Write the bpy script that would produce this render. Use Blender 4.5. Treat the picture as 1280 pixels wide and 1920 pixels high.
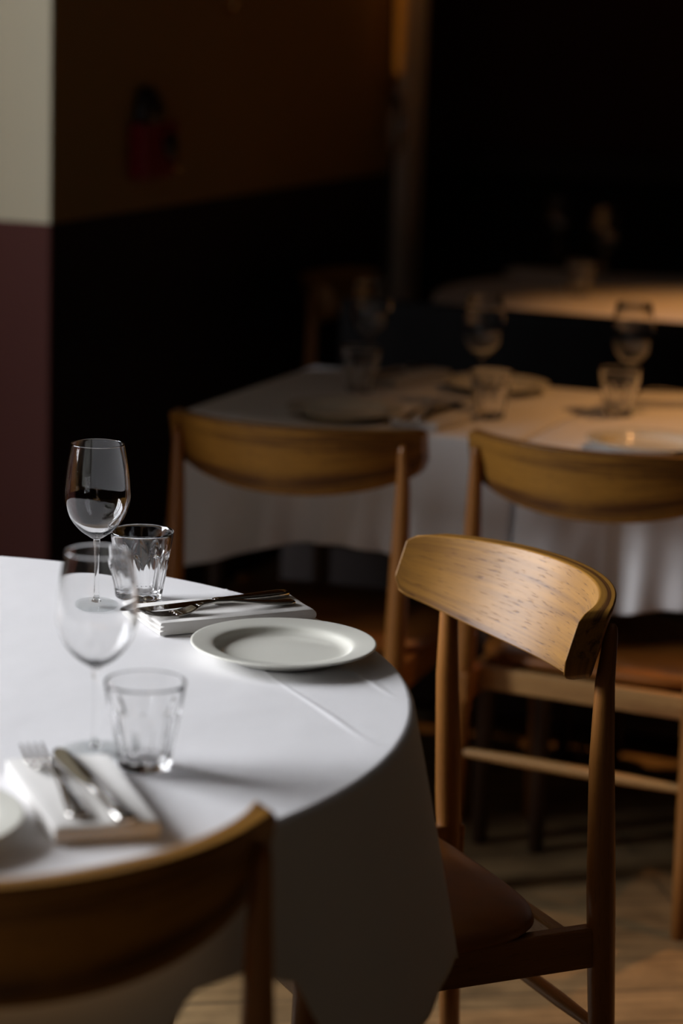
import bpy, bmesh, math, random
from math import sin, cos, pi, sqrt, atan2, radians, exp
from mathutils import Vector, Matrix

random.seed(7)
D = bpy.data
for o in list(D.objects):
    D.objects.remove(o, do_unlink=True)
SC = bpy.context.scene
COL = SC.collection

# building axes: corner of the pier at K, axis a runs right along v, axis b runs away along u
ANG = radians(21.0)
KX, KY = -0.634, 5.163
def W(a, b, z=0.0):
    return Vector((KX + a*cos(ANG) + b*sin(ANG), KY - a*sin(ANG) + b*cos(ANG), z))
BROT = -ANG            # z rotation that turns local x,y to a,b

# ------------------------------------------------------------------ camera
cam = D.cameras.new('camera'); co = D.objects.new('camera', cam); COL.objects.link(co)
cam.lens = 85; cam.sensor_fit = 'AUTO'; cam.sensor_width = 36
pitch, roll = radians(12.0), radians(1.9)
fwd = Vector((0, cos(pitch), -sin(pitch))); up = Vector((0, sin(pitch), cos(pitch))); rt = Vector((1, 0, 0))
up2 = up*cos(roll) - rt*sin(roll); rt2 = rt*cos(roll) + up*sin(roll)
m = Matrix((rt2, up2, -fwd)).transposed().to_4x4()
m.translation = Vector((0, 0, 1.49)); co.matrix_world = m
cam.dof.use_dof = True; cam.dof.focus_distance = 2.93; cam.dof.aperture_fstop = 2.4
cam.clip_start = 0.05
SC.camera = co

# ------------------------------------------------------------------ world, light, exposure
vs = SC.view_settings
vs.view_transform = 'Standard'; vs.look = 'None'; vs.gamma = 1; vs.use_curve_mapping = False
vs.exposure = 0.0
w = D.worlds.new('room_dark'); SC.world = w; w.use_nodes = True
w.node_tree.nodes['Background'].inputs[0].default_value = (0.9, 0.62, 0.4, 1)
w.node_tree.nodes['Background'].inputs[1].default_value = 0.001

def area(name, loc, direction, sx, sy, power, color, spread=180):
    l = D.lights.new(name, 'AREA'); l.shape = 'RECTANGLE'; l.size = sx; l.size_y = sy
    l.energy = power; l.color = color; l.spread = radians(spread)
    o = D.objects.new(name, l); COL.objects.link(o); o.location = loc
    o.rotation_euler = Vector(direction).to_track_quat('-Z', 'Y').to_euler()
    return o
vdir = Vector((cos(ANG), -sin(ANG), 0)); udir = Vector((sin(ANG), cos(ANG), 0))
WIN_A = -1.5
# daylight behind the two windows of the left wall
DAYC = (0.93, 0.95, 1.0)
for b0, pw in ((-3.20, 148), (-2.10, 138)):
    area('window_daylight', W(WIN_A - 0.32, b0, 2.1), vdir + Vector((0, 0, 0.05)), 1.15, 1.7, pw, DAYC, 150)

def lamp(name, loc, target, power, color, size, spot=None, blend=.6):
    l = D.lights.new(name, 'SPOT' if spot else 'POINT'); l.energy = power; l.color = color
    l.shadow_soft_size = size
    if spot: l.spot_size = radians(spot); l.spot_blend = blend
    o = D.objects.new(name, l); COL.objects.link(o); o.location = loc
    if target is not None:
        o.rotation_euler = (Vector(target) - Vector(loc)).to_track_quat('-Z', 'Y').to_euler()
    return o
WARM = (1.0, 0.46, 0.14)
lamp('ceiling_spot', W(1.95, 0.05, 2.55), W(1.85, -0.2, .75), 85, WARM, .025, 60, 1.0)
lamp('ceiling_spot', W(1.75, 1.35, 2.55), W(1.45, 1.25, .75), 80, (1.0, .40, .08), .025, 50, .8)
lamp('ceiling_spot', W(2.75, -1.0, 2.8), W(2.15, -1.15, 0), 42, WARM, .025, 42, .9)
lamp('wall_light_bulb', W(0.20, 1.96, 1.66), None, .14, WARM, .02)

# ------------------------------------------------------------------ material helpers
def newmat(name):
    mt = D.materials.new(name); mt.use_nodes = True
    nt = mt.node_tree; b = nt.nodes['Principled BSDF']
    return mt, nt, b
def setp(b, **k):
    for n, v in k.items():
        b.inputs[n.replace('_', ' ')].default_value = v
def simple(name, col, rough=.5, metal=0.0, noise=0.0, scale=20, bump=0.0, spec=.5):
    mt, nt, b = newmat(name)
    b.inputs['Base Color'].default_value = (*col, 1); b.inputs['Roughness'].default_value = rough
    b.inputs['Metallic'].default_value = metal; b.inputs['Specular IOR Level'].default_value = spec
    if noise or bump:
        tc = nt.nodes.new('ShaderNodeTexCoord'); n = nt.nodes.new('ShaderNodeTexNoise')
        n.inputs['Scale'].default_value = scale; n.inputs['Detail'].default_value = 4
        nt.links.new(tc.outputs['Object'], n.inputs['Vector'])
        if noise:
            r = nt.nodes.new('ShaderNodeValToRGB')
            r.color_ramp.elements[0].color = (*[c*(1-noise) for c in col], 1)
            r.color_ramp.elements[1].color = (*[min(1, c*(1+noise)) for c in col], 1)
            r.color_ramp.elements[0].position = .3; r.color_ramp.elements[1].position = .7
            nt.links.new(n.outputs['Fac'], r.inputs[0]); nt.links.new(r.outputs[0], b.inputs['Base Color'])
        if bump:
            bp = nt.nodes.new('ShaderNodeBump'); bp.inputs['Strength'].default_value = bump
            bp.inputs['Distance'].default_value = .002
            nt.links.new(n.outputs['Fac'], bp.inputs['Height']); nt.links.new(bp.outputs[0], b.inputs['Normal'])
    return mt
def wood(name, light, dark, coord='UV', stretch=(1, 1, 1), rough=.38, grain=1.0):
    """teak like grain: long figure along the first texture axis plus short dark pores"""
    mt, nt, b = newmat(name); N = nt.nodes; L = nt.links
    tc = N.new('ShaderNodeTexCoord'); mp = N.new('ShaderNodeMapping')
    mp.inputs['Scale'].default_value = stretch
    L.new(tc.outputs[coord], mp.inputs[0])
    def nz(sc, scale, detail, dist=0.0):
        m2 = N.new('ShaderNodeMapping'); m2.inputs['Scale'].default_value = sc
        n = N.new('ShaderNodeTexNoise'); n.inputs['Scale'].default_value = scale
        n.inputs['Detail'].default_value = detail; n.inputs['Distortion'].default_value = dist
        L.new(mp.outputs[0], m2.inputs[0]); L.new(m2.outputs[0], n.inputs['Vector']); return n
    n1 = nz((1.6, 26, 26), 1.0, 3, .7)        # broad figure
    n2 = nz((7, 230, 230), 1.0, 3, .3)        # fine streaks
    n3 = nz((38, 480, 480), 1.0, 2, 0)        # pores
    n4 = nz((7, 18, 18), 1.0, 3, 0)
    r1 = N.new('ShaderNodeValToRGB'); e = r1.color_ramp.elements
    e[0].position = .40; e[0].color = (0, 0, 0, 1); e[1].position = .64; e[1].color = (1, 1, 1, 1)
    e2 = e.new(.50); e2.color = (.25, .25, .25, 1)
    L.new(n1.outputs['Fac'], r1.inputs[0])
    r2 = N.new('ShaderNodeValToRGB'); r2.color_ramp.elements[0].position = .35; r2.color_ramp.elements[1].position = .7
    L.new(n2.outputs['Fac'], r2.inputs[0])
    r3 = N.new('ShaderNodeValToRGB'); r3.color_ramp.elements[0].position = .60; r3.color_ramp.elements[1].position = .68
    L.new(n3.outputs['Fac'], r3.inputs[0])
    def math_(op, a, bv, clamp=True):
        q = N.new('ShaderNodeMath'); q.operation = op; q.use_clamp = clamp
        for i, v in enumerate((a, bv)):
            if isinstance(v, (int, float)): q.inputs[i].default_value = v
            else: L.new(v, q.inputs[i])
        return q.outputs[0]
    f = math_('MULTIPLY', r1.outputs[0], .62*grain)
    f = math_('ADD', f, math_('MULTIPLY', math_('MULTIPLY', r2.outputs[0], r1.outputs[0]), .6*grain))
    f = math_('ADD', f, math_('MULTIPLY', r2.outputs[0], .2*grain))
    f = math_('ADD', f, math_('MULTIPLY', r3.outputs[0], .5*grain))
    f = math_('ADD', f, math_('MULTIPLY', math_('SUBTRACT', n4.outputs['Fac'], .45), .6*grain))
    mx = N.new('ShaderNodeMix'); mx.data_type = 'RGBA'
    mx.inputs['A'].default_value = (*light, 1); mx.inputs['B'].default_value = (*dark, 1)
    L.new(f, mx.inputs['Factor']); L.new(mx.outputs['Result'], b.inputs['Base Color'])
    b.inputs['Roughness'].default_value = rough
    bp = N.new('ShaderNodeBump'); bp.inputs['Strength'].default_value = .25; bp.inputs['Distance'].default_value = .001
    L.new(r3.outputs[0], bp.inputs['Height']); bp.invert = True
    L.new(bp.outputs[0], b.inputs['Normal'])
    return mt
def cloth_mat(name, col, scale=1.0, rough=.85):
    mt, nt, b = newmat(name); N = nt.nodes; L = nt.links
    b.inputs['Base Color'].default_value = (*col, 1); b.inputs['Roughness'].default_value = rough
    b.inputs['Specular IOR Level'].default_value = .25
    b.inputs['Sheen Weight'].default_value = .15
    tc = N.new('ShaderNodeTexCoord')
    n = N.new('ShaderNodeTexNoise'); n.inputs['Scale'].default_value = 9*scale; n.inputs['Detail'].default_value = 3
    n2 = N.new('ShaderNodeTexNoise'); n2.inputs['Scale'].default_value = 900; n2.inputs['Detail'].default_value = 2
    L.new(tc.outputs['Object'], n.inputs['Vector']); L.new(tc.outputs['Object'], n2.inputs['Vector'])
    b1 = N.new('ShaderNodeBump'); b1.inputs['Strength'].default_value = .35; b1.inputs['Distance'].default_value = .006
    b2 = N.new('ShaderNodeBump'); b2.inputs['Strength'].default_value = .2; b2.inputs['Distance'].default_value = .0006
    L.new(n.outputs['Fac'], b1.inputs['Height']); L.new(n2.outputs['Fac'], b2.inputs['Height'])
    L.new(b1.outputs[0], b2.inputs['Normal']); L.new(b2.outputs[0], b.inputs['Normal'])
    return mt
def glass_mat(name):
    mt, nt, b = newmat(name)
    setp(b, Roughness=0.0, IOR=1.48, Transmission_Weight=1.0)
    b.inputs['Base Color'].default_value = (1, 1, 1, 1)
    return mt

M_BACK = wood('teak_veneer', (.41, .192, .028), (.10, .036, .008), 'UV', (1, 1, 1), .45)
M_LEG = wood('teak_solid', (.34, .135, .028), (.14, .05, .012), 'UV', (1, 1, 1), .34, .7)
M_RAIL = wood('oiled_oak_rail', (.50, .28, .10), (.25, .11, .035), 'UV', (1, 1, 1), .4, .8)
M_SEAT = simple('cognac_leather', (.27, .09, .012), .42, 0, .18, 14, .25)
M_CLOTH = cloth_mat('white_linen', (.80, .79, .80))
M_NAP = cloth_mat('napkin_linen', (.72, .70, .67), 2.0)
M_PLATE = simple('glazed_porcelain', (.80, .79, .71), .14, 0, 0)
M_STEEL = simple('polished_steel', (.55, .53, .50), .12, 1.0)
M_GLASS = glass_mat('clear_glass')
def thin_glass():
    mt = D.materials.new('thin_clear_glass'); mt.use_nodes = True; nt = mt.node_tree; nt.nodes.clear()
    o = nt.nodes.new('ShaderNodeOutputMaterial'); mx = nt.nodes.new('ShaderNodeMixShader')
    tr = nt.nodes.new('ShaderNodeBsdfTransparent'); tr.inputs[0].default_value = (.96, .97, .97, 1)
    g = nt.nodes.new('ShaderNodeBsdfGlossy'); g.inputs['Roughness'].default_value = 0.02
    mx.inputs[0].default_value = .12; nt.links.new(tr.outputs[0], mx.inputs[1]); nt.links.new(g.outputs[0], mx.inputs[2])
    nt.links.new(mx.outputs[0], o.inputs[0]); return mt
M_THIN = thin_glass()
M_BLACK = simple('black_leatherette', (.003, .0025, .0025), .8, 0, .2, 30, .2, .1)
M_TABLEWOOD = simple('dark_table_wood', (.06, .03, .015), .5, 0, .2, 12)
M_RED = simple('red_enamel', (.22, .006, .012), .35)
M_DARKPLASTIC = simple('dark_plastic', (.02, .012, .012), .35)
M_BRASS = simple('brass', (.75, .42, .12), .25, 1.0)
M_CHROME = simple('chrome', (.7, .7, .7), .15, 1.0)
M_TRIM = simple('stone_trim', (.62, .52, .42), .7, 0, .1, 6)
M_DARKTRIM = simple('dark_trim', (.03, .02, .018), .6, 0, .1, 6)
M_CEIL = simple('ceiling_paint', (.10, .085, .07), .9, 0, .05, 3)

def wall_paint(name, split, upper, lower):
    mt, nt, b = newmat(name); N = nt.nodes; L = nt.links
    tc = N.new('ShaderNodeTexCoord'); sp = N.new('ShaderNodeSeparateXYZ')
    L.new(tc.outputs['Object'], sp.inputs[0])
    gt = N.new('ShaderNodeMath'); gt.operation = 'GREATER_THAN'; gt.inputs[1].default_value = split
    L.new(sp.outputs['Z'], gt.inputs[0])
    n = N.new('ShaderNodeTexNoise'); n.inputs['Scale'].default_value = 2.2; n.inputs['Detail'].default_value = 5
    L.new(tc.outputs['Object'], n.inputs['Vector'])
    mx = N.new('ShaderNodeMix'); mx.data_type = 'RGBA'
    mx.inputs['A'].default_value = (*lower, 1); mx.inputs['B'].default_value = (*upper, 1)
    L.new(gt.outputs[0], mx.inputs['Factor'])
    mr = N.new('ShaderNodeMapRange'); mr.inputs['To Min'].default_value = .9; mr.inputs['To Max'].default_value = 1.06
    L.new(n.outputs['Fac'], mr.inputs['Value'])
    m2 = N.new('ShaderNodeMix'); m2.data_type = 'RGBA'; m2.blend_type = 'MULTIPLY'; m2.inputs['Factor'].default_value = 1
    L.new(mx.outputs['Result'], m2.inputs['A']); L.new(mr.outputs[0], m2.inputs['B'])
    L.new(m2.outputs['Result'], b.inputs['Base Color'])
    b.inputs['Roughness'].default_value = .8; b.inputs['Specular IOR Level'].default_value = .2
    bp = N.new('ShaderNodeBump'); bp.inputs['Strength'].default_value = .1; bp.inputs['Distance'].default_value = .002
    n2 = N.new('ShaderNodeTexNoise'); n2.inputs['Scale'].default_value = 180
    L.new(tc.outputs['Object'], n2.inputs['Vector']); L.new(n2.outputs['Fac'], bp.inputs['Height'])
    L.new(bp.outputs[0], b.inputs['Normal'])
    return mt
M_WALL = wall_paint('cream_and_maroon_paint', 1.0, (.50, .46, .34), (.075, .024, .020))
M_WALLS = wall_paint('shaded_cream_and_maroon_paint', 1.0, (.30, .17, .055), (.022, .011, .010))  # cream and maroon again, darkened: the side wall's shade is in the colour
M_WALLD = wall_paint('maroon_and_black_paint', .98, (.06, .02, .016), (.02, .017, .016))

def floor_mat():
    mt, nt, b = newmat('worn_floorboards'); N = nt.nodes; L = nt.links
    tc = N.new('ShaderNodeTexCoord'); mp = N.new('ShaderNodeMapping')
    mp.inputs['Rotation'].default_value = (0, 0, radians(-30))
    L.new(tc.outputs['Object'], mp.inputs[0])
    br = N.new('ShaderNodeTexBrick'); br.inputs['Scale'].default_value = 1
    br.inputs['Brick Width'].default_value = 1.6; br.inputs['Row Height'].default_value = .12
    br.inputs['Mortar Size'].default_value = .0025; br.offset = .37
    br.inputs['Color1'].default_value = (.34, .22, .10, 1); br.inputs['Color2'].default_value = (.27, .175, .08, 1)
    br.inputs['Mortar'].default_value = (.10, .07, .04, 1)
    L.new(mp.outputs[0], br.inputs['Vector'])
    m2 = N.new('ShaderNodeMapping'); m2.inputs['Scale'].default_value = (3, 60, 1)
    L.new(mp.outputs[0], m2.inputs[0])
    n = N.new('ShaderNodeTexNoise'); n.inputs['Scale'].default_value = 1.5; n.inputs['Detail'].default_value = 6
    L.new(m2.outputs[0], n.inputs['Vector'])
    n3 = N.new('ShaderNodeTexNoise'); n3.inputs['Scale'].default_value = 14; n3.inputs['Detail'].default_value = 6
    L.new(tc.outputs['Object'], n3.inputs['Vector'])
    ad = N.new('ShaderNodeMath'); ad.operation = 'ADD'
    L.new(n.outputs['Fac'], ad.inputs[0]); L.new(n3.outputs['Fac'], ad.inputs[1])
    mr = N.new('ShaderNodeMapRange'); mr.inputs['From Min'].default_value = .7; mr.inputs['From Max'].default_value = 1.3
    mr.inputs['To Min'].default_value = .55; mr.inputs['To Max'].default_value = 1.25
    L.new(ad.outputs[0], mr.inputs['Value'])
    mx = N.new('ShaderNodeMix'); mx.data_type = 'RGBA'; mx.blend_type = 'MULTIPLY'; mx.inputs['Factor'].default_value = 1
    L.new(br.outputs['Color'], mx.inputs['A']); L.new(mr.outputs[0], mx.inputs['B'])
    L.new(mx.outputs['Result'], b.inputs['Base Color']); b.inputs['Roughness'].default_value = .6
    return mt
M_FLOOR = floor_mat()

# ------------------------------------------------------------------ object helpers
def obj(name, bm, mat, parent=None, smooth=True, bevel=0.0, seg=2, subsurf=0):
    me = D.meshes.new(name); bmesh.ops.recalc_face_normals(bm, faces=bm.faces); bm.to_mesh(me); bm.free()
    for p in me.polygons: p.use_smooth = smooth
    me.materials.append(mat)
    o = D.objects.new(name, me); COL.objects.link(o)
    if parent: o.parent = parent
    if bevel:
        b = o.modifiers.new('bevel', 'BEVEL'); b.width = bevel; b.segments = seg
        b.limit_method = 'ANGLE'; b.angle_limit = radians(40)
        b.harden_normals = True
    if subsurf:
        s = o.modifiers.new('sub', 'SUBSURF'); s.levels = subsurf; s.render_levels = subsurf
    return o
def thing(name, label, cat, loc=(0, 0, 0), rotz=0, group=None):
    o = D.objects.new(name, None); COL.objects.link(o); o.location = loc; o.rotation_euler = (0, 0, rotz)
    o.empty_display_size = .05
    o['label'] = label; o['category'] = cat
    if group: o['group'] = group
    return o
def tag(o, label, cat, group=None):
    o['label'] = label; o['category'] = cat
    if group: o['group'] = group
    return o
def struct(o):
    o['kind'] = 'structure'; return o
def dup(root, loc, rotz, label, group=None, scale=None):
    r = root.copy(); COL.objects.link(r); r.location = loc; r.rotation_euler = (0, 0, rotz)
    r['label'] = label
    if group: r['group'] = group
    if scale: r.scale = scale
    for ch in list(root.children):
        c = ch.copy(); COL.objects.link(c); c.parent = r
        for g in list(ch.children):
            d = g.copy(); COL.objects.link(d); d.parent = c
    return r
def add_box(bm, x0, x1, y0, y1, z0, z1, mtx=None):
    v = [bm.verts.new((x, y, z)) for x in (x0, x1) for y in (y0, y1) for z in (z0, z1)]
    for f in ((0, 1, 3, 2), (4, 6, 7, 5), (0, 4, 5, 1), (2, 3, 7, 6), (0, 2, 6, 4), (1, 5, 7, 3)):
        bm.faces.new([v[i] for i in f])
    if mtx is not None:
        for q in v: q.co = mtx @ q.co
def box_uv(bm, ax):
    """UV with u along axis ax"""
    uv = bm.loops.layers.uv.verify(); o = [i for i in range(3) if i != ax]
    for f in bm.faces:
        for l in f.loops:
            c = l.vert.co; l[uv].uv = (c[ax], c[o[0]] + c[o[1]]*.7)
def add_tube(bm, pts, rad, n=16, caps=True, ell=1.0):
    """tapered tube through pts with radius per point, uv along it"""
    uv = bm.loops.layers.uv.verify()
    pts = [Vector(p) for p in pts]; rings = []; dist = 0; ds = []
    for i, p in enumerate(pts):
        if i: dist += (p - pts[i-1]).length
        ds.append(dist)
        a = pts[max(i-1, 0)]; b = pts[min(i+1, len(pts)-1)]
        t = (b - a).normalized()
        ref = Vector((0, 1, 0)) if abs(t.z) > .5 else Vector((0, 0, 1))
        s = t.cross(ref).normalized(); q = s.cross(t)
        rings.append([bm.verts.new(p + s*cos(2*pi*k/n)*rad[i] + q*sin(2*pi*k/n)*rad[i]*ell) for k in range(n)])
    for i in range(len(rings)-1):
        for k in range(n):
            f = bm.faces.new((rings[i][k], rings[i][(k+1) % n], rings[i+1][(k+1) % n], rings[i+1][k]))
            us = [(ds[i], k), (ds[i], k+1), (ds[i+1], k+1), (ds[i+1], k)]
            for l, (u, kk) in zip(f.loops, us): l[uv].uv = (u, kk/n*.09)
    if caps:
        bm.faces.new(rings[0]); bm.faces.new(list(reversed(rings[-1])))
def lathe(bm, prof, n=64, fn=None, closed=False):
    """prof: list of (r,z); r==0 collapses to a pole; fn(r,z,theta)->r"""
    rings = []
    for r, z in prof:
        if r <= 1e-6: rings.append([bm.verts.new((0, 0, z))])
        else:
            ring = []
            for k in range(n):
                t = 2*pi*k/n; rr = fn(r, z, t) if fn else r
                ring.append(bm.verts.new((rr*cos(t), rr*sin(t), z)))
            rings.append(ring)
    pairs = list(zip(rings, rings[1:]))
    if closed: pairs.append((rings[-1], rings[0]))
    for a, b in pairs:
        for k in range(n):
            k2 = (k+1) % n
            if len(a) == 1 and len(b) == 1: continue
            if len(a) == 1: bm.faces.new((a[0], b[k2], b[k]))
            elif len(b) == 1: bm.faces.new((a[k], a[k2], b[0]))
            else: bm.faces.new((a[k], a[k2], b[k2], b[k]))
def smooth_prof(pts, sub=4):
    """Catmull-Rom through (r,z) points"""
    out = []
    for i in range(len(pts)-1):
        p0 = pts[max(i-1, 0)]; p1 = pts[i]; p2 = pts[i+1]; p3 = pts[min(i+2, len(pts)-1)]
        for s in range(sub):
            t = s/sub
            out.append(tuple(max(0, .5*((2*p1[j]) + (-p0[j]+p2[j])*t + (2*p0[j]-5*p1[j]+4*p2[j]-p3[j])*t*t
                       + (-p0[j]+3*p1[j]-3*p2[j]+p3[j])*t**3)) if j == 0 else
                       .5*((2*p1[j]) + (-p0[j]+p2[j])*t + (2*p0[j]-5*p1[j]+4*p2[j]-p3[j])*t*t
                       + (-p0[j]+3*p1[j]-3*p2[j]+p3[j])*t**3) for j in (0, 1)))
    out.append(pts[-1]); return out

# ------------------------------------------------------------------ the room
bm = bmesh.new(); add_box(bm, -1.75, 6.5, -7, 4.2, -.10, 0)
fl = struct(obj('floor', bm, M_FLOOR, smooth=False)); fl.location = W(0, 0, 0); fl.rotation_euler.z = BROT
bm = bmesh.new(); add_box(bm, -1.75, 6.5, -7, 4.2, 3.0, 3.1)
ce = struct(obj('ceiling', bm, M_CEIL, smooth=False)); ce.location = W(0, 0, 0); ce.rotation_euler.z = BROT
def wallbox(name, a0, a1, b0, b1, mat, z0=0, z1=3.0, bev=.004, parent=None):
    bm = bmesh.new(); add_box(bm, a0, a1, b0, b1, z0, z1)
    o = obj(name, bm, mat, smooth=False, bevel=bev, seg=1)
    o.location = W(0, 0, 0); o.rotation_euler.z = BROT
    return struct(o)
# pier at the left: its front face (b=0) and its long side (a=0)
wallbox('wall_front_left', WIN_A-.05, 0, -.012, 0, M_WALL)
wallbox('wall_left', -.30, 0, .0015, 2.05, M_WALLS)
wallbox('added_shade_post', .0, .13, -1.60, -.55, M_WALLS)   # unseen square post, added to keep window light off the middle tables
# window wall with two openings
bm = bmesh.new()
wins = [(-3.75, -2.70), (-2.60, -1.60)]
bs = [-7.0, -3.75, -2.70, -2.60, -1.60, 0.0]
for b0, b1 in ((bs[0], bs[1]), (bs[2], bs[3]), (bs[4], bs[5])): add_box(bm, WIN_A-.30, WIN_A, b0, b1, 0, 3.0)
for b0, b1 in wins:
    add_box(bm, WIN_A-.30, WIN_A, b0, b1, 0, .92); add_box(bm, WIN_A-.30, WIN_A, b0, b1, 2.90, 3.0)
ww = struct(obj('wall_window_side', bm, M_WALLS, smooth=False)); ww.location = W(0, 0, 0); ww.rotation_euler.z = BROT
for i, (b0, b1) in enumerate(wins):
    bm = bmesh.new(); A0, A1 = WIN_A-.15, WIN_A-.10
    for (x0, x1) in ((b0, b0+.05), (b1-.05, b1), ((b0+b1)/2-.025, (b0+b1)/2+.025)): add_box(bm, A0, A1, x0, x1, .92, 2.90)
    for (z0, z1) in ((.92, .97), (2.85, 2.90), (2.05, 2.10)): add_box(bm, A0, A1, b0, b1, z0, z1)
    wf = struct(obj('window_%d' % (i+1), bm, M_DARKTRIM, smooth=False)); wf.location = W(0, 0, 0); wf.rotation_euler.z = BROT
# beyond the pier: end trim, dark back wall with a panel and a trim
wallbox('trim_1', 0.005, .055, 2.08, 2.20, M_TRIM, bev=.008)
wallbox('wall_back', -.4, 6.5, 3.2, 3.35, M_WALLD)
wallbox('trim_2', 1.12, 1.30, 3.10, 3.20, M_TRIM, z0=1.12)
wallbox('trim_3', -.30, 6.4, 3.15, 3.20, M_DARKTRIM, z0=.93, z1=1.02)

# ------------------------------------------------------------------ chairs
def surf_y(x, R=.356, sag=.093):
    return -sag + R - sqrt(R*R - x*x)
def make_chair(label):
    t = thing('dining_chair', label, 'chair')
    # backrest: bent board, wide in the middle, leaning back
    R, half = .300, .225; sag = R - sqrt(R*R - half*half)
    ph = math.asin(half/R); th = .022; n = 48; mrow = 10; ZT = .797
    bm = bmesh.new(); uv = bm.loops.layers.uv.verify()
    def P(s, v, side):
        # s -1..1 along, v 0..1 top->bottom, side 0 inner / 1 outer
        zt = ZT - .004*s**4
        h = .073 + .048*(1 - abs(s)**2.2)
        # rounded corners at the ends
        e = (1 - abs(s))*half
        rc = .020
        cut = rc - sqrt(max(0, rc*rc - (rc - e)**2)) if e < rc else 0
        zb = zt - h + cut*.9; zt2 = zt - cut*.35
        z = zt2 + (zb - zt2)*v
        
        tk = th*(1.0 if abs(s) < .8 else 1.0 + .25*(abs(s)-.8)/.2)
        r = R + (tk*.5 if side else -tk*.5); a = s*math.asin(half/r)
        x = r*sin(a); y = -sag + R - r*cos(a) + (ZT - z)*.32
        return (x, y, z)
    grid = {}
    for sd in (0, 1):
        for i in range(n+1):
            for j in range(mrow+1):
                grid[sd, i, j] = bm.verts.new(P(-1 + 2*i/n, j/mrow, sd))
    def face(keys):
        f = bm.faces.new([grid[k] for k in keys])
        for l, k in zip(f.loops, keys):
            l[uv].uv = ((k[1]/n)*.52 + k[0]*1.7, k[2]/mrow*.10 + (k[1]/n)*.012)
    for i in range(n):
        for j in range(mrow):
            for sd in (0, 1): face([(sd, i, j), (sd, i+1, j), (sd, i+1, j+1), (sd, i, j+1)])
        for j in (0, mrow): face([(0, i, j), (0, i+1, j), (1, i+1, j), (1, i, j)])
    for j in range(mrow):
        for i in (0, n): face([(0, i, j), (0, i, j+1), (1, i, j+1), (1, i, j)])
    obj('backrest', bm, M_BACK, t, bevel=.0045, seg=3)
    for sx in (-1, 1):
        bm = bmesh.new(); X = .201*sx
        add_tube(bm, [(X*1.03, -.070, 0), (X*1.02, -.060, .15), (X, -.048, .36), (X, -.043, .44), (X, -.034, .60), (X, -.032, .70), (X*.995, -.037, .756), (X*.995, -.0385, .768), (X*.995, -.039, .772)],
                 [.0125, .0155, .0175, .0180, .0155, .0120, .0085, .0062, .003], 20)
        obj('leg', bm, M_LEG, t)
        bm = bmesh.new(); Xf = .215*sx
        add_tube(bm, [(Xf*1.05, .375, 0), (Xf, .36, .20), (Xf*.99, .352, .36), (Xf*.99, .35, .425)], [.0115, .0155, .018, .017], 20)
        obj('leg', bm, M_LEG, t)
        bm = bmesh.new(); add_box(bm, -.011, .011, -.215, .215, -.026, .026); box_uv(bm, 1)
        r = obj('side_rail', bm, M_LEG, t, False, .004)
        r.location = (.202*sx, .150, .367); r.rotation_euler = (radians(1.0), 0, radians(-1.5)*sx)
    for y, nm in ((.005, 'back_rail'), (.345, 'front_rail')):
        bm = bmesh.new(); add_box(bm, -.20, .20, -.010, .010, -.020, .020); box_uv(bm, 0)
        r = obj(nm, bm, M_RAIL, t, False, .004); r.location = (0, y, .369)
    bm = bmesh.new()
    add_tube(bm, [(-.205, -.056, .250), (-.19, -.0555, .250), (-.10, -.055, .250), (.10, -.055, .250), (.19, -.0555, .250), (.205, -.056, .250)],
             [.0055, .0075, .0098, .0098, .0075, .0055], 14)
    obj('stretcher', bm, M_RAIL, t)
    # seat pad: rounded outline, domed
    bm = bmesh.new(); N = 72; rings = []
    prof = [(.0, .3895), (.90, .3895), (.975, .391), (1.0, .398), (.985, .407), (.93, .413), (.80, .417), (.5, .414), (.0, .411)]
    uvl = bm.loops.layers.uv.verify()
    for s, z in prof:
        if s == 0: rings.append([bm.verts.new((0, .21, z))]); continue
        ring = []
        for k in range(N):
            a = 2*pi*k/N; c, sn = cos(a), sin(a); p = 2/4.2
            x = abs(c)**p*(1 if c > 0 else -1)*.228*s*(1 + .03*sn)
            y = .213 + abs(sn)**p*(1 if sn > 0 else -1)*.200*s
            ring.append(bm.verts.new((x, y, z)))
        rings.append(ring)
    for a, b in zip(rings, rings[1:]):
        for k in range(N):
            k2 = (k+1) % N
            if len(a) == 1: bm.faces.new((a[0], b[k2], b[k]))
            elif len(b) == 1: bm.faces.new((a[k], a[k2], b[0]))
            else: bm.faces.new((a[k], a[k2], b[k2], b[k]))
    obj('seat', bm, M_SEAT, t)
    return t
CH = 'wooden dining chairs with curved backrests'
chair = make_chair('wooden chair on the right, inner face of its curved backrest toward the laid round table')
chair['group'] = CH
chair.location = (.206, 2.955, 0); chair.rotation_euler.z = radians(115.5)
dup(chair, (-.081, 4.022, 0), radians(-17.8), 'wooden chair seen from behind at the middle tables, left one, beyond the sharp plate', CH)
dup(chair, (.416, 3.887, 0), radians(-25), 'wooden chair seen from behind at the middle tables, cut by the right picture edge', CH)
dup(chair, (-.250, 1.922, 0), radians(30), 'blurred nearest chair at the bottom left, its dark back hiding the near table edge', CH)
dup(chair, W(.22, 1.18, 0), radians(-105), 'unlit chair in the dark at the left side of the farthest table', CH)

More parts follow.
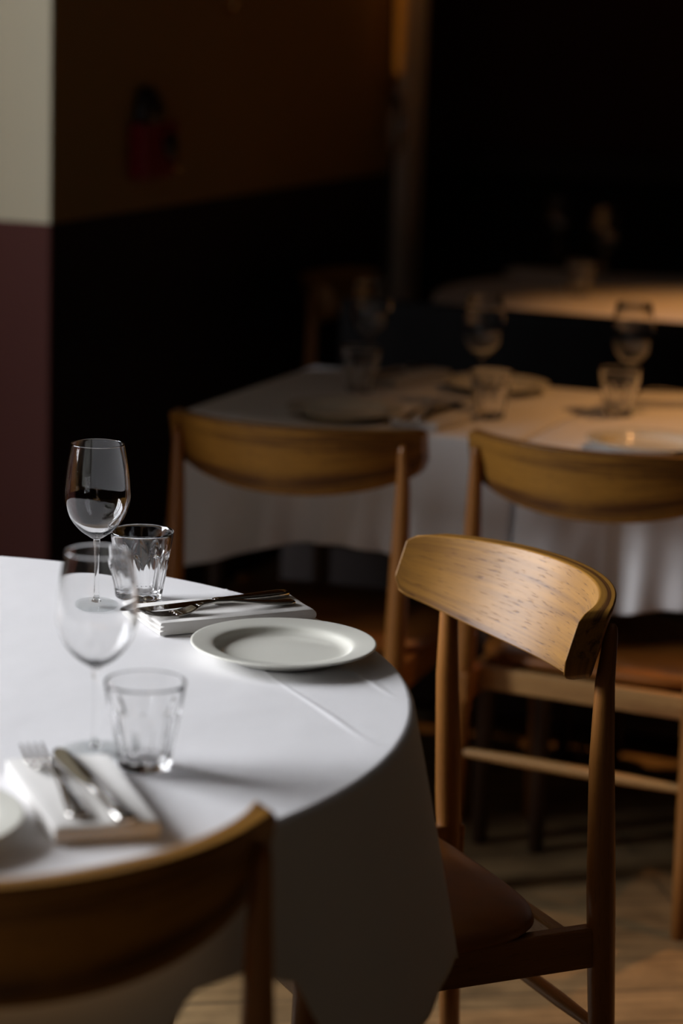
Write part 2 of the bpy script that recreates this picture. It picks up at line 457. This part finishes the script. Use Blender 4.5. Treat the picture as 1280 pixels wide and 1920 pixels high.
# ------------------------------------------------------------------ tables
TZ = .750
C1 = Vector((-.554, 2.502, 0))
CA = radians(25.5)                      # cloth axis
HEM = [(-78, .95), (-62, .93), (-54, .87), (-51.5, .79), (-48.5, .762), (-44, .760), (-38.5, .785), (-36, .83), (-34, .90), (-30, .93), (-25, .925), (-20, .92), (-15, .925), (-10, .912), (-5, .910), (0, .93), (10, .955), (24, .968)]
def cloth_round(name, Rt, sides, label, group, rot, dips=(), hem=None, thick=.0012, creases=(), seed=1, thr=192, nr=56):
    """square cloth over a round top; sides = distance of the four hems from the centre (+p,+q,-p,-q)"""
    bm = bmesh.new(); rnd = random.Random(seed)
    phs = [rnd.uniform(0, 2*pi) for _ in range(4)]
    def rmax(t):
        d = []
        for k, s in enumerate(sides):
            c = cos(t - k*pi/2)
            if c > .05: d.append(s/c)
        d.sort(); r = d[0]
        if len(d) > 1 and d[1] - d[0] < .05: r -= .006*(1 - (d[1]-d[0])/.05)
        wdeg = math.degrees((t + rot + pi) % (2*pi) - pi)
        if hem and hem[0][0] <= wdeg <= hem[-1][0]:
            for (t0, r0), (t1, r1) in zip(hem, hem[1:]):
                if t0 <= wdeg <= t1:
                    u = (wdeg-t0)/(t1-t0); u = u*u*(3-2*u); r = r0 + (r1-r0)*u
        for (td, wd, am) in dips: 
            x = (t - td + pi) % (2*pi) - pi
            r -= am*exp(-(x/wd)**4)
        return r
    rows = []
    nin = 26
    for j in range(nin + nr + 1):
        row = []
        for i in range(thr*2):
            t = 2*pi*i/(thr*2); rm = rmax(t); Re = Rt - .010
            if j <= nin:
                r = Re*(1 - (1 - j/nin)**1.5) if j < nin else Re; d = 0
            else:
                r = Re; d = (rm - Re)*((j-nin)/nr)**1.7
            bend = .009
            if d <= 0: rr = r; z = TZ
            else:
                if d < bend*pi/2: a = d/bend; rr = Re + bend*sin(a); z = TZ - bend*(1-cos(a))
                else:
                    dd = d - bend*pi/2
                    corner = max(0, cos(4*(t - pi/4)))**1.5
                    f = .195 + .0*corner + .02*sin(11*t + phs[0]) + .014*sin(17*t + phs[1]) + .02*sin(5*t + phs[2])
                    fo = dd*f
                    rr = Re + bend + fo*(1 - .25*dd); z = TZ - bend - dd*sqrt(max(.2, 1 - f*f))
            x, y = rr*cos(t), rr*sin(t)
            if d <= 0.001:
                z += .0006*sin(9*x + phs[3])*sin(8*y + phs[1])
                for (axis, pos, h) in creases:
                    q = (x if axis == 0 else y) - pos
                    z += h*exp(-(q/.0028)**2) - h*.45*exp(-((q-.006)/.004)**2)
            row.append(bm.verts.new((x, y, z)))
        rows.append(row)
    n = thr*2
    # refine the top: replace the inner polar area by a fine grid-like fan
    for j in range(1, len(rows)-1):
        for i in range(n):
            bm.faces.new((rows[j][i], rows[j][(i+1) % n], rows[j+1][(i+1) % n], rows[j+1][i]))
    c = rows[0][0].co.copy()
    for v in rows[0]: bm.verts.remove(v)
    cv = bm.verts.new((0, 0, TZ))
    for i in range(n): bm.faces.new((cv, rows[1][i], rows[1][(i+1) % n]))
    o = obj(name, bm, M_CLOTH, smooth=True)
    s = o.modifiers.new('solid', 'SOLIDIFY'); s.thickness = thick; s.offset = -1
    o.rotation_euler.z = rot
    tag(o, label, 'tablecloth', group)
    return o
def crease_strip(parent, x0, y0, x1, y1, h=.0018, w=.0036):
    """ironed fold standing up a little from the cloth"""
    bm = bmesh.new(); n = 60
    a = Vector((x0, y0, 0)); b = Vector((x1, y1, 0)); t = (b-a).normalized(); s = Vector((-t.y, t.x, 0))
    prof = [(-3.2, 0), (-1.6, .12), (-.6, .75), (0, 1.0), (.6, .7), (1.6, .1), (3.2, 0)]
    rows = []
    for i in range(n+1):
        u = i/n; p = a + (b-a)*u + s*(.0012*sin(9*u) + .0006*sin(23*u)); k = min(1, 8*u, 8*(1-u))*(.8 + .2*sin(13*u))
        rows.append([bm.verts.new((p.x + s.x*q*w, p.y + s.y*q*w, TZ + .0002 + h*z*k)) for q, z in prof])
    for r0, r1 in zip(rows, rows[1:]):
        for k in range(len(prof)-1): bm.faces.new((r0[k], r0[k+1], r1[k+1], r1[k]))
    o = obj('fold_crease', bm, M_CLOTH, parent); return o
# cloth axes: +p at 25.5 deg, +q at 115.5 deg, -p, -q (toward the camera)
dip = radians(-44.8) - CA
tc1 = cloth_round('tablecloth', .642, (.965, .97, .97, .93),
                  'white tablecloth hanging over the large round table in the foreground', None, CA,
                  hem=HEM, seed=3)
tc1.location = C1
# creases parallel to q at p=.472 and p=.568, one across
crease_strip(tc1, .472, -.40, .472, .30); crease_strip(tc1, .568, -.26, .568, .26, .0014)
crease_strip(tc1, -.02, -.60, -.02, .60, .0007)
t = thing('round_table', 'large round table under the white cloth in the foreground', 'table', C1)
bm = bmesh.new(); lathe(bm, [(0, .722), (.622, .722), (.628, .727), (.628, .741), (.622, .7475), (0, .7475)], 96); obj('tabletop', bm, M_TABLEWOOD, t)
bm = bmesh.new(); lathe(bm, [(0, .02), (.055, .02), (.05, .10), (.036, .16), (.034, .60), (.05, .70), (.12, .7215), (0, .7215)], 32); obj('pedestal', bm, M_TABLEWOOD, t)
for k in range(4):
    a = CA + pi/4 + k*pi/2
    bm = bmesh.new(); add_tube(bm, [(.03*cos(a), .03*sin(a), .14), (.18*cos(a), .18*sin(a), .09), (.38*cos(a), .38*sin(a), .022)], [.022, .020, .016], 12)
    obj('foot', bm, M_TABLEWOOD, t)

def cloth_square(name, h, c, inner, label, group, seed=1, rc=.02):
    """square cloth over a square table (half size h, cloth half size c); inner = x side (+1/-1) that meets a neighbour"""
    bm = bmesh.new(); rnd = random.Random(seed); ph = [rnd.uniform(0, 6.28) for _ in range(5)]
    n = 336; nin = 14; nr = 40
    def top(t):
        cx, sy = abs(cos(t)), abs(sin(t)); m = max(cx, sy); return h/m*(1 - .006*(min(cx, sy)/m)**8)
    def rm(t):
        m = max(abs(cos(t)), abs(sin(t))); return c/m*(1 - .012*(min(abs(cos(t)), abs(sin(t)))/m)**10)
    rows = []
    for j in range(nin+nr+1):
        row = []
        for i in range(n):
            t = 2*pi*i/n; R0 = top(t); R1 = rm(t)
            if j <= nin: row.append(bm.verts.new((R0*j/nin*cos(t), R0*j/nin*sin(t), TZ))) if j else row.append(None); continue
            d = (R1 - R0)*((j-nin)/nr)
            bd = .008
            corner = max(0, cos(4*(t - pi/4)))**3
            if d < bd*pi/2: a = d/bd; off = bd*sin(a); z = TZ - bd*(1-cos(a))
            else:
                dd = d - bd*pi/2
                f = .07 + .13*corner + .06*sin(13*t+ph[0]) + .045*sin(23*t+ph[1]+2*dd)
                off = bd + max(0, dd*f); z = TZ - bd - dd*sqrt(1 - f*f*.8)
            x = R0*cos(t); y = R0*sin(t)
            nx, ny = cos(t), sin(t)
            m = max(abs(nx), abs(ny))
            # push along the side normal, blended round the corner
            wx = max(0, (abs(nx)/m - .75)/.25); wy = max(0, (abs(ny)/m - .75)/.25); L = sqrt(wx*wx+wy*wy) or 1
            ox = off*wx/L*(1 if nx > 0 else -1); oy = off*wy/L*(1 if ny > 0 else -1)
            if inner and (nx > 0) == (inner > 0): ox = max(-.004, min(.004, ox))
            row.append(bm.verts.new((x+ox, y+oy, z)))
        rows.append(row)
    cv = bm.verts.new((0, 0, TZ))
    for i in range(n): bm.faces.new((cv, rows[1][i], rows[1][(i+1) % n]))
    for j in range(1, len(rows)-1):
        for i in range(n): bm.faces.new((rows[j][i], rows[j][(i+1) % n], rows[j+1][(i+1) % n], rows[j+1][i]))
    o = obj(name, bm, M_CLOTH); s = o.modifiers.new('solid', 'SOLIDIFY'); s.thickness = .001; s.offset = -1
    o.rotation_euler.z = BROT; tag(o, label, 'tablecloth', group); return o
def square_table(a, b, h, label, g):
    t = thing('square_table', label, 'table', W(a, b, 0), BROT, g)
    bm = bmesh.new(); add_box(bm, -h+.004, h-.004, -h+.004, h-.004, .722, .747); obj('tabletop', bm, M_TABLEWOOD, t, False, .003)
    for sx in (-1, 1):
        for sy in (-1, 1):
            bm = bmesh.new(); add_tube(bm, [(sx*(h-.045), sy*(h-.045), 0), (sx*(h-.045), sy*(h-.045), .7215)], [.014, .022], 12); obj('leg', bm, M_TABLEWOOD, t)
    return t
HS = .312
for a, inner, l1, l2 in ((.933, 1, 'white tablecloth on the dim left half of the middle table pair', 'square table under the left cloth of the middle table pair'),
                         (1.573, -1, 'white tablecloth on the brighter right half of the middle table pair, by the picture edge', 'square table under the right cloth of the middle table pair')):
    o = cloth_square('tablecloth', HS, .530 if inner > 0 else .575, inner, l1, 'tablecloths of the middle tables', seed=int(a*10)); o.location = W(a, -.338, 0)
    square_table(a, -.338, HS, l2, 'square tables of the middle pair')
CB = W(1.03, 1.50, 0)
tc3 = cloth_round('tablecloth', .65, (.90, .90, .90, .90), 'warm lit tablecloth on the farthest table in the dark background', None, BROT + .3, seed=9, thr=96, nr=24)
tc3.location = CB
t = thing('round_table', 'farthest round table in the dark background', 'table', CB)
bm = bmesh.new(); lathe(bm, [(0, .722), (.636, .722), (.636, .7475), (0, .7475)], 64); obj('tabletop', bm, M_TABLEWOOD, t)
bm = bmesh.new(); lathe(bm, [(0, 0), (.22, 0), (.22, .02), (.05, .04), (.035, .10), (.035, .7215), (0, .7215)], 32); obj('pedestal', bm, M_TABLEWOOD, t)

# dark bench behind the middle tables
t = thing('bench', 'black padded bench standing behind the middle tables', 'bench', W(1.45, .40, 0), BROT)
bm = bmesh.new(); add_box(bm, -.95, .95, .0, .07, .40, .838); obj('backrest', bm, M_BLACK, t, True, .025, 4)
bm = bmesh.new(); add_box(bm, -.95, .95, -.36, .0, .36, .44); obj('seat', bm, M_BLACK, t, True, .02, 4)
bm = bmesh.new(); add_box(bm, -.93, .93, -.34, .05, .04, .36); obj('base', bm, M_DARKTRIM, t, False, .003)

# ------------------------------------------------------------------ glasses
def make_wine(label):
    t = thing('wine_glass', label, 'wine glass')
    outer = smooth_prof([(.0042, .086), (.010, .0895), (.022, .0985), (.0335, .1135), (.0400, .134), (.0398, .152), (.0368, .177), (.0324, .2032)], 7)
    inner = smooth_prof([(.0309, .2030), (.0358, .177), (.0387, .152), (.0388, .134), (.0323, .1142), (.0205, .1003), (.0085, .0932), (0, .0920)], 7)
    prof = [(0, .0858)] + outer + [(.0324, .2040), (.0319, .2045), (.0313, .2045), (.0309, .2040)] + inner
    bm = bmesh.new(); lathe(bm, prof, 80); obj('bowl', bm, M_GLASS, t)
    bm = bmesh.new(); lathe(bm, [(0, .0050)] + smooth_prof([(.0075, .0052), (.0050, .0085), (.0038, .018), (.0034, .045), (.0035, .070), (.0040, .080), (.0042, .0860)], 5) + [(0, .0860)], 32)
    obj('stem', bm, M_GLASS, t)
    bm = bmesh.new(); lathe(bm, [(0, .0005), (.033, .0003)] + [(.0345, .0008), (.0345, .0014)] + smooth_prof([(.033, .0019), (.024, .0026), (.014, .0036), (.0075, .0052)], 4) + [(0, .0052)], 64)
    obj('foot', bm, M_THIN, t)
    return t
def make_tumbler(label):
    bm = bmesh.new(); nf = 9
    def flute(r, z, th):
        u = (th*nf/(2*pi)) % 1.0; s = abs(u - .5)*2            # 0 mid-flute, 1 at rib
        ztop = .066 - .020*s*s                                 # arch
        k = max(0, min(1, (ztop - z)/.006)); k = k*k*(3-2*k)
        lo = max(0, min(1, (z - .006)/.004))
        return r - .0026*k*lo*(1 - s*s)
    outer = [(.0235, .0), (.0250, .0012), (.0258, .004)]
    for i in range(1, 41):
        z = .004 + (.0855-.004)*i/40; outer.append((.0258 + (.0398-.0258)*((z-.004)/.0815)**.92, z))
    outer += [(.0397, .0870), (.0390, .0876), (.0382, .0870)]
    inner = [(.0375 - (.0375-.0215)*((.085-z)/.073)**1.0, z) for z in [.085 - .073*i/16 for i in range(16)]]
    inner += [(.0205, .0115), (.016, .0095), (0, .0090)]
    no = len(outer)
    prof = [(0, .0006)] + outer + inner
    rings = []
    # lathe with flutes on the outside only
    n = 144
    idx = 0
    for q, (r, z) in enumerate(prof):
        if r <= 1e-6: rings.append([bm.verts.new((0, 0, z))]); continue
        rings.append([bm.verts.new(((flute(r, z, 2*pi*k/n) if 3 <= q <= no else r)*cos(2*pi*k/n),
                                    (flute(r, z, 2*pi*k/n) if 3 <= q <= no else r)*sin(2*pi*k/n), z)) for k in range(n)])
    for a, b in zip(rings, rings[1:]):
        for k in range(n):
            k2 = (k+1) % n
            if len(a) == 1: bm.faces.new((a[0], b[k2], b[k]))
            elif len(b) == 1: bm.faces.new((a[k], a[k2], b[0]))
            else: bm.faces.new((a[k], a[k2], b[k2], b[k]))
    return tag(obj('tumbler', bm, M_GLASS), label, 'glass', 'fluted tumblers')
ZC = TZ + .0006
GW = 'wine glasses on the tables'; GT = 'fluted tumblers'
wg = make_wine('sharp empty wine glass on the round table, its bowl against the dark wall')
wg['group'] = GW; wg.location = (-.2965, 2.869, ZC)
def wine(x, y, l, z=ZC): dup(wg, (x, y, z), 0, l, GW)
wine(-.236, 2.297, 'blurred nearer wine glass standing before the sharp one, by the near cutlery')
wine(.255, 4.520, 'wine glass behind the tumbler in the middle of the middle tables')
wine(.531, 4.475, 'rightmost wine glass on the middle tables, dark rim against the lit farthest table')
wine(.044, 4.720, 'faint wine glass at the dark left end of the middle tables')
tm = make_tumbler('sharp fluted tumbler just behind the sharp wine glass')
tm.location = (-.246, 2.918, ZC)
def tumb(x, y, l, r=0): dup(tm, (x, y, ZC), r, l, GT)
tumb(-.184, 2.252, 'blurred near fluted tumbler standing alone on the white cloth', .2)
tumb(.264, 4.345, 'fluted tumbler beside a napkin in the middle of the middle tables', .5)
tumb(.506, 4.420, 'fluted tumbler just before the rightmost wine glass on the middle tables', .1)
tumb(.028, 4.600, 'faint fluted tumbler at the dark left end of the middle tables', .3)
p = Vector((.66, 6.42, 0))
wine(.692, 6.60, 'wine glass with glowing bowl on the farthest table, right one')
wine(.590, 6.93, 'wine glass on the farthest table, left and farther one')
tumb(.600, 6.30, 'warm lit tumbler on the farthest table', .3)

# ------------------------------------------------------------------ plates
def make_plate(label):
    bm = bmesh.new()
    top = smooth_prof([(0, .0062), (.055, .0062), (.068, .0068), (.0745, .0095), (.0790, .0142), (.085, .0163), (.098, .0182), (.1045, .0190)], 4)
    prof = top + [(.1062, .0186), (.1066, .0176), (.1058, .0166), (.098, .0150), (.084, .0118), (.074, .0050), (.066, .0012), (.062, 0), (.059, .0), (.056, .0022), (0, .0025)]
    lathe(bm, prof, 112)
    return tag(obj('plate', bm, M_PLATE), label, 'plate', 'plates')
pl = make_plate('sharp off-white rimmed plate at the right side of the foreground round table'); pl.location = (-.061, 2.672, ZC)
def plate(x, y, l, z=ZC): dup(pl, (x, y, z), 0, l, 'plates')
plate(-.379, 2.042, 'blurred plate cut by the left picture edge, beside the near cutlery')
plate(.520, 4.075, 'pale plate at the right picture edge on the middle tables')
plate(.000, 4.308, 'dim plate before the left chair on the middle tables')
plate(.290, 4.665, 'dim plate on the far side of the middle tables behind the tumbler')

# ------------------------------------------------------------------ napkins
def make_napkin(label, L=.205, Wd=.098, H=.0165):
    """folded stack, fold (round) at +x end; origin at the middle of its underside"""
    bm = bmesh.new(); lay = 3; h = H/lay
    rnd = random.Random(4)
    prof = []
    prof.append((-L/2, .0004))
    for k in range(14):                 # round right end
        a = -pi/2 + pi*k/13
        prof.append((L/2 - H*.5 + H*.5*cos(a)*1.0, H/2 + H/2*sin(a)))
    prof.append((-L/2 + .002, H))
    for k in range(lay):                # layered left end
        zt = H - k*h
        prof += [(-L/2 - .0005*k, zt - h*.25), (-L/2 - .0005*k, zt - h*.72)]
        if k < lay-1: prof += [(-L/2 + .006, zt - h*.98)]
    ny = 16; rows = []
    for j in range(ny+1):
        v = j/ny; y = -Wd/2 + Wd*v
        e = min(v, 1-v)*Wd; sq = 1 - .16*max(0, 1 - e/.006)
        row = []
        for (x, z) in prof:
            wv = 1 + .03*sin(40*x + 3*v) + .02*sin(75*y)
            row.append(bm.verts.new((x + .002*sin(25*y), y + .0018*sin(23*x)*(1 if v < .5 else -1), max(0, (z - H/2)*sq + H/2)*wv if z > .001 else z)))
        rows.append(row)
    n = len(prof)
    for r0, r1 in zip(rows, rows[1:]):
        for k in range(n): bm.faces.new((r0[k], r0[(k+1) % n], r1[(k+1) % n], r1[k]))
    # side caps with fold grooves: the outline itself plus recessed line strips
    for r in (rows[0], rows[-1]):
        bm.faces.new(r)
    o = obj('napkin', bm, M_NAP, bevel=.0012, seg=2)
    tag(o, label, 'napkin', 'folded napkins')
    # hem flap lying on top (the visible stitched edge)
    return o
nap = make_napkin('folded white napkin under the sharp knife and fork, behind the sharp plate')
nap.location = (-.137, 2.8350, ZC); nap.rotation_euler.z = radians(27)
NG = 'folded napkins'
nap2 = dup(nap, (-.2315, 2.132, ZC), radians(-70.5), 'blurred near folded napkin under the near knife and fork, folded end toward the nearest chair', NG)
dup(nap, (.168, 4.292, ZC), radians(-118), 'napkin beside the tumbler in the middle of the middle tables', NG)
dup(nap, (.600, 4.570, ZC), radians(8), 'napkin at the right picture edge behind the pale plate on the middle tables', NG)
dup(nap, (.115, 4.760, ZC), radians(55), 'dim napkin at the far left of the middle tables', NG)
dup(nap, (.545, 6.72, ZC), radians(-20), 'pale napkin on the farthest table', NG)

# ------------------------------------------------------------------ cutlery
def ribbon(bm, st, nseg=10):
    """lofted elliptical sections: st = list of (x, z_mid, halfwidth, halfthick)"""
    rings = []
    for x, z, hw, ht in st:
        rings.append([bm.verts.new((x, hw*math.copysign(abs(cos(2*pi*k/nseg))**.55, cos(2*pi*k/nseg)), z + ht*math.copysign(abs(sin(2*pi*k/nseg))**.4, sin(2*pi*k/nseg)))) for k in range(nseg)])
    for a, b in zip(rings, rings[1:]):
        for k in range(nseg): bm.faces.new((a[k], a[(k+1) % nseg], b[(k+1) % nseg], b[k]))
    bm.faces.new(rings[0]); bm.faces.new(list(reversed(rings[-1])))
def make_fork(label):
    t = thing('fork', label, 'fork', group='forks')
    bm = bmesh.new()
    ribbon(bm, [(.100, .0042, .0035, .0012), (.0985, .0042, .0080, .0018), (.092, .0040, .0100, .0021), (.080, .0044, .0092, .0021), (.060, .0062, .0070, .0021), (.040, .0090, .0050, .0021),
                (.015, .0125, .0034, .0021), (-.005, .0135, .0030, .0022), (-.022, .0118, .0034, .0020), (-.030, .0100, .0060, .0016)], 14)
    obj('handle', bm, M_STEEL, t)
    bm = bmesh.new()
    ribbon(bm, [(-.028, .0105, .0055, .0015), (-.035, .0085, .0095, .0012), (-.043, .0060, .0120, .0010), (-.052, .0042, .0126, .0010), (-.060, .0036, .0126, .0010)], 14)
    for k in range(4):
        y = (k - 1.5)*.0068
        pts = [(-.058, .0036), (-.070, .0038), (-.082, .0048), (-.094, .0070), (-.103, .0100)]; rr = [.0023, .0021, .0019, .0016, .0009]
        rings = []
        for (x, z), r in zip(pts, rr):
            rings.append([bm.verts.new((x, y + r*cos(a), z + r*.55*sin(a))) for a in [2*pi*q/8 for q in range(8)]])
        for a, b in zip(rings, rings[1:]):
            for q in range(8): bm.faces.new((a[q], a[(q+1) % 8], b[(q+1) % 8], b[q]))
        bm.faces.new(rings[0]); bm.faces.new(list(reversed(rings[-1])))
    obj('head', bm, M_STEEL, t)
    return t
def make_knife(label):
    t = thing('knife', label, 'knife', group='knives')
    bm = bmesh.new()
    ribbon(bm, [(.112, .0045, .0040, .0020), (.110, .0045, .0078, .0032), (.100, .0045, .0095, .0037), (.075, .0045, .0085, .0036), (.045, .0045, .0068, .0034), (.022, .0045, .0060, .0034), (.014, .0045, .0072, .0040), (.008, .0045, .0060, .0034)], 16)
    obj('handle', bm, M_STEEL, t)
    bm = bmesh.new()
    up_, lo_ = [], []
    xs = [.012, .006, -.005, -.03, -.06, -.085, -.098, -.106, -.110]
    hi = [.0045, .0085, .0088, .0090, .0092, .0092, .0086, .0066, .0030]
    lw = [-.0045, -.0060, -.0085, -.0095, -.0095, -.0088, -.0068, -.0035, .0010]
    rings = []
    for x, a, b in zip(xs, hi, lw):
        rings.append([bm.verts.new((x, a, .0045+.0010)), bm.verts.new((x, (a+b)/2, .0045+.0009)), bm.verts.new((x, b, .0045+.0002)),
                      bm.verts.new((x, b, .0045-.0002)), bm.verts.new((x, (a+b)/2, .0045-.0009)), bm.verts.new((x, a, .0045-.0010))])
    for a, b in zip(rings, rings[1:]):
        for k in range(6): bm.faces.new((a[k], a[(k+1) % 6], b[(k+1) % 6], b[k]))
    bm.faces.new(rings[0]); bm.faces.new(list(reversed(rings[-1])))
    obj('blade', bm, M_STEEL, t, bevel=.0002, seg=1)
    return t
ZN = ZC + .0172
kn = make_knife('sharp knife lying on the napkin behind the sharp plate'); kn.location = (-.157, 2.832, ZN-.0008); kn.rotation_euler.z = radians(33)
fk = make_fork('sharp fork lying beside the knife on the napkin behind the sharp plate'); fk.location = (-.142, 2.808, ZN-.0018); fk.rotation_euler.z = radians(29)
def place(src, x, y, z, rz, l): return dup(src, (x, y, z), rz, l)
place(kn, -.224, 2.137, ZN-.0008, radians(-66), 'blurred near knife on the near napkin, blade away from the nearest chair')
place(fk, -.2570, 2.140, ZN-.0018, radians(-70), 'blurred near fork on the near napkin with warm glints on its tines')
place(fk, .136, 4.268, ZN-.0018, radians(-115), 'fork with warm glints on the napkin in the middle of the middle tables')
place(kn, .172, 4.283, ZN-.0008, radians(-113), 'knife on the napkin in the middle of the middle tables')
place(fk, .590, 4.580, ZN-.0018, radians(25), 'fork on the napkin at the right picture edge')
place(kn, .110, 4.755, ZN-.0008, radians(58), 'dim knife on the napkin at the far left of the middle tables')

# ------------------------------------------------------------------ wall fittings
t = thing('alarm_box', 'small dark red box with a round black top and dial on the shaded wall', 'alarm box', W(.0, .437, 1.14), BROT)
bm = bmesh.new(); add_box(bm, 0, .045, -.085, .085, -.065, .06); obj('casing', bm, M_RED, t, False, .006)
bm = bmesh.new(); lathe(bm, [(0, 0), (.055, 0), (.055, .012), (.048, .026), (.030, .036), (0, .040)], 40); o = obj('bell', bm, M_DARKPLASTIC, t); o.location = (.004, -.01, .085); o.rotation_euler = (0, pi/2, 0)
bm = bmesh.new(); lathe(bm, [(0, 0), (.034, 0), (.034, .006), (.026, .010), (0, .011)], 32); o = obj('dial', bm, M_DARKPLASTIC, t); o.location = (.045, .040, .005); o.rotation_euler = (0, pi/2, 0)
bm = bmesh.new(); lathe(bm, [(0, 0), (.010, 0), (.010, .010), (.006, .014), (0, .015)], 20); o = obj('knob', bm, M_BRASS, t); o.location = (.045, .062, -.048); o.rotation_euler = (0, pi/2, 0); o['label'] = 'brass knob'
t = thing('wall_hook', 'small brass hook high on the shaded wall at the top picture edge', 'hook', W(.0, .83, 1.49), BROT)
bm = bmesh.new(); add_tube(bm, [(0, 0, .02), (.03, 0, .01), (.045, 0, -.02), (.035, 0, -.04), (.02, 0, -.035)], [.006]*5, 10); obj('hook', bm, M_BRASS, t)
bm = bmesh.new(); lathe(bm, [(0, 0), (.018, 0), (.018, .004), (0, .006)], 20); o = obj('base_plate', bm, M_BRASS, t); o.location = (0, 0, .015); o.rotation_euler = (0, pi/2, 0)
def amber():
    mt, nt, b = newmat('amber_glass_glow'); b.inputs['Base Color'].default_value = (.8, .35, .05, 1); b.inputs['Roughness'].default_value = .3
    b.inputs['Emission Color'].default_value = (1, .32, .03, 1); b.inputs['Emission Strength'].default_value = .07; return mt
t = thing('wall_lamp', 'slim glowing amber lamp at the far end of the shaded wall', 'lamp', W(.0, 1.96, 1.42), BROT)
bm = bmesh.new(); lathe(bm, [(0, -.14), (.009, -.135), (.012, -.10), (.014, 0), (.014, .12), (0, .13)], 24); o = obj('shade', bm, amber(), t); o.location = (.055, 0, 0)
bm = bmesh.new(); add_tube(bm, [(0, 0, -.17), (.03, 0, -.185), (.055, 0, -.165), (.055, 0, -.135)], [.006]*4, 10); obj('arm', bm, M_BRASS, t)
bm = bmesh.new(); lathe(bm, [(0, -.20), (.012, -.20), (.026, -.26), (.028, -.30), (.020, -.345), (.010, -.36), (0, -.36)], 32); o = obj('glass_drop', bm, M_GLASS, t); o.location = (.055, 0, 0)
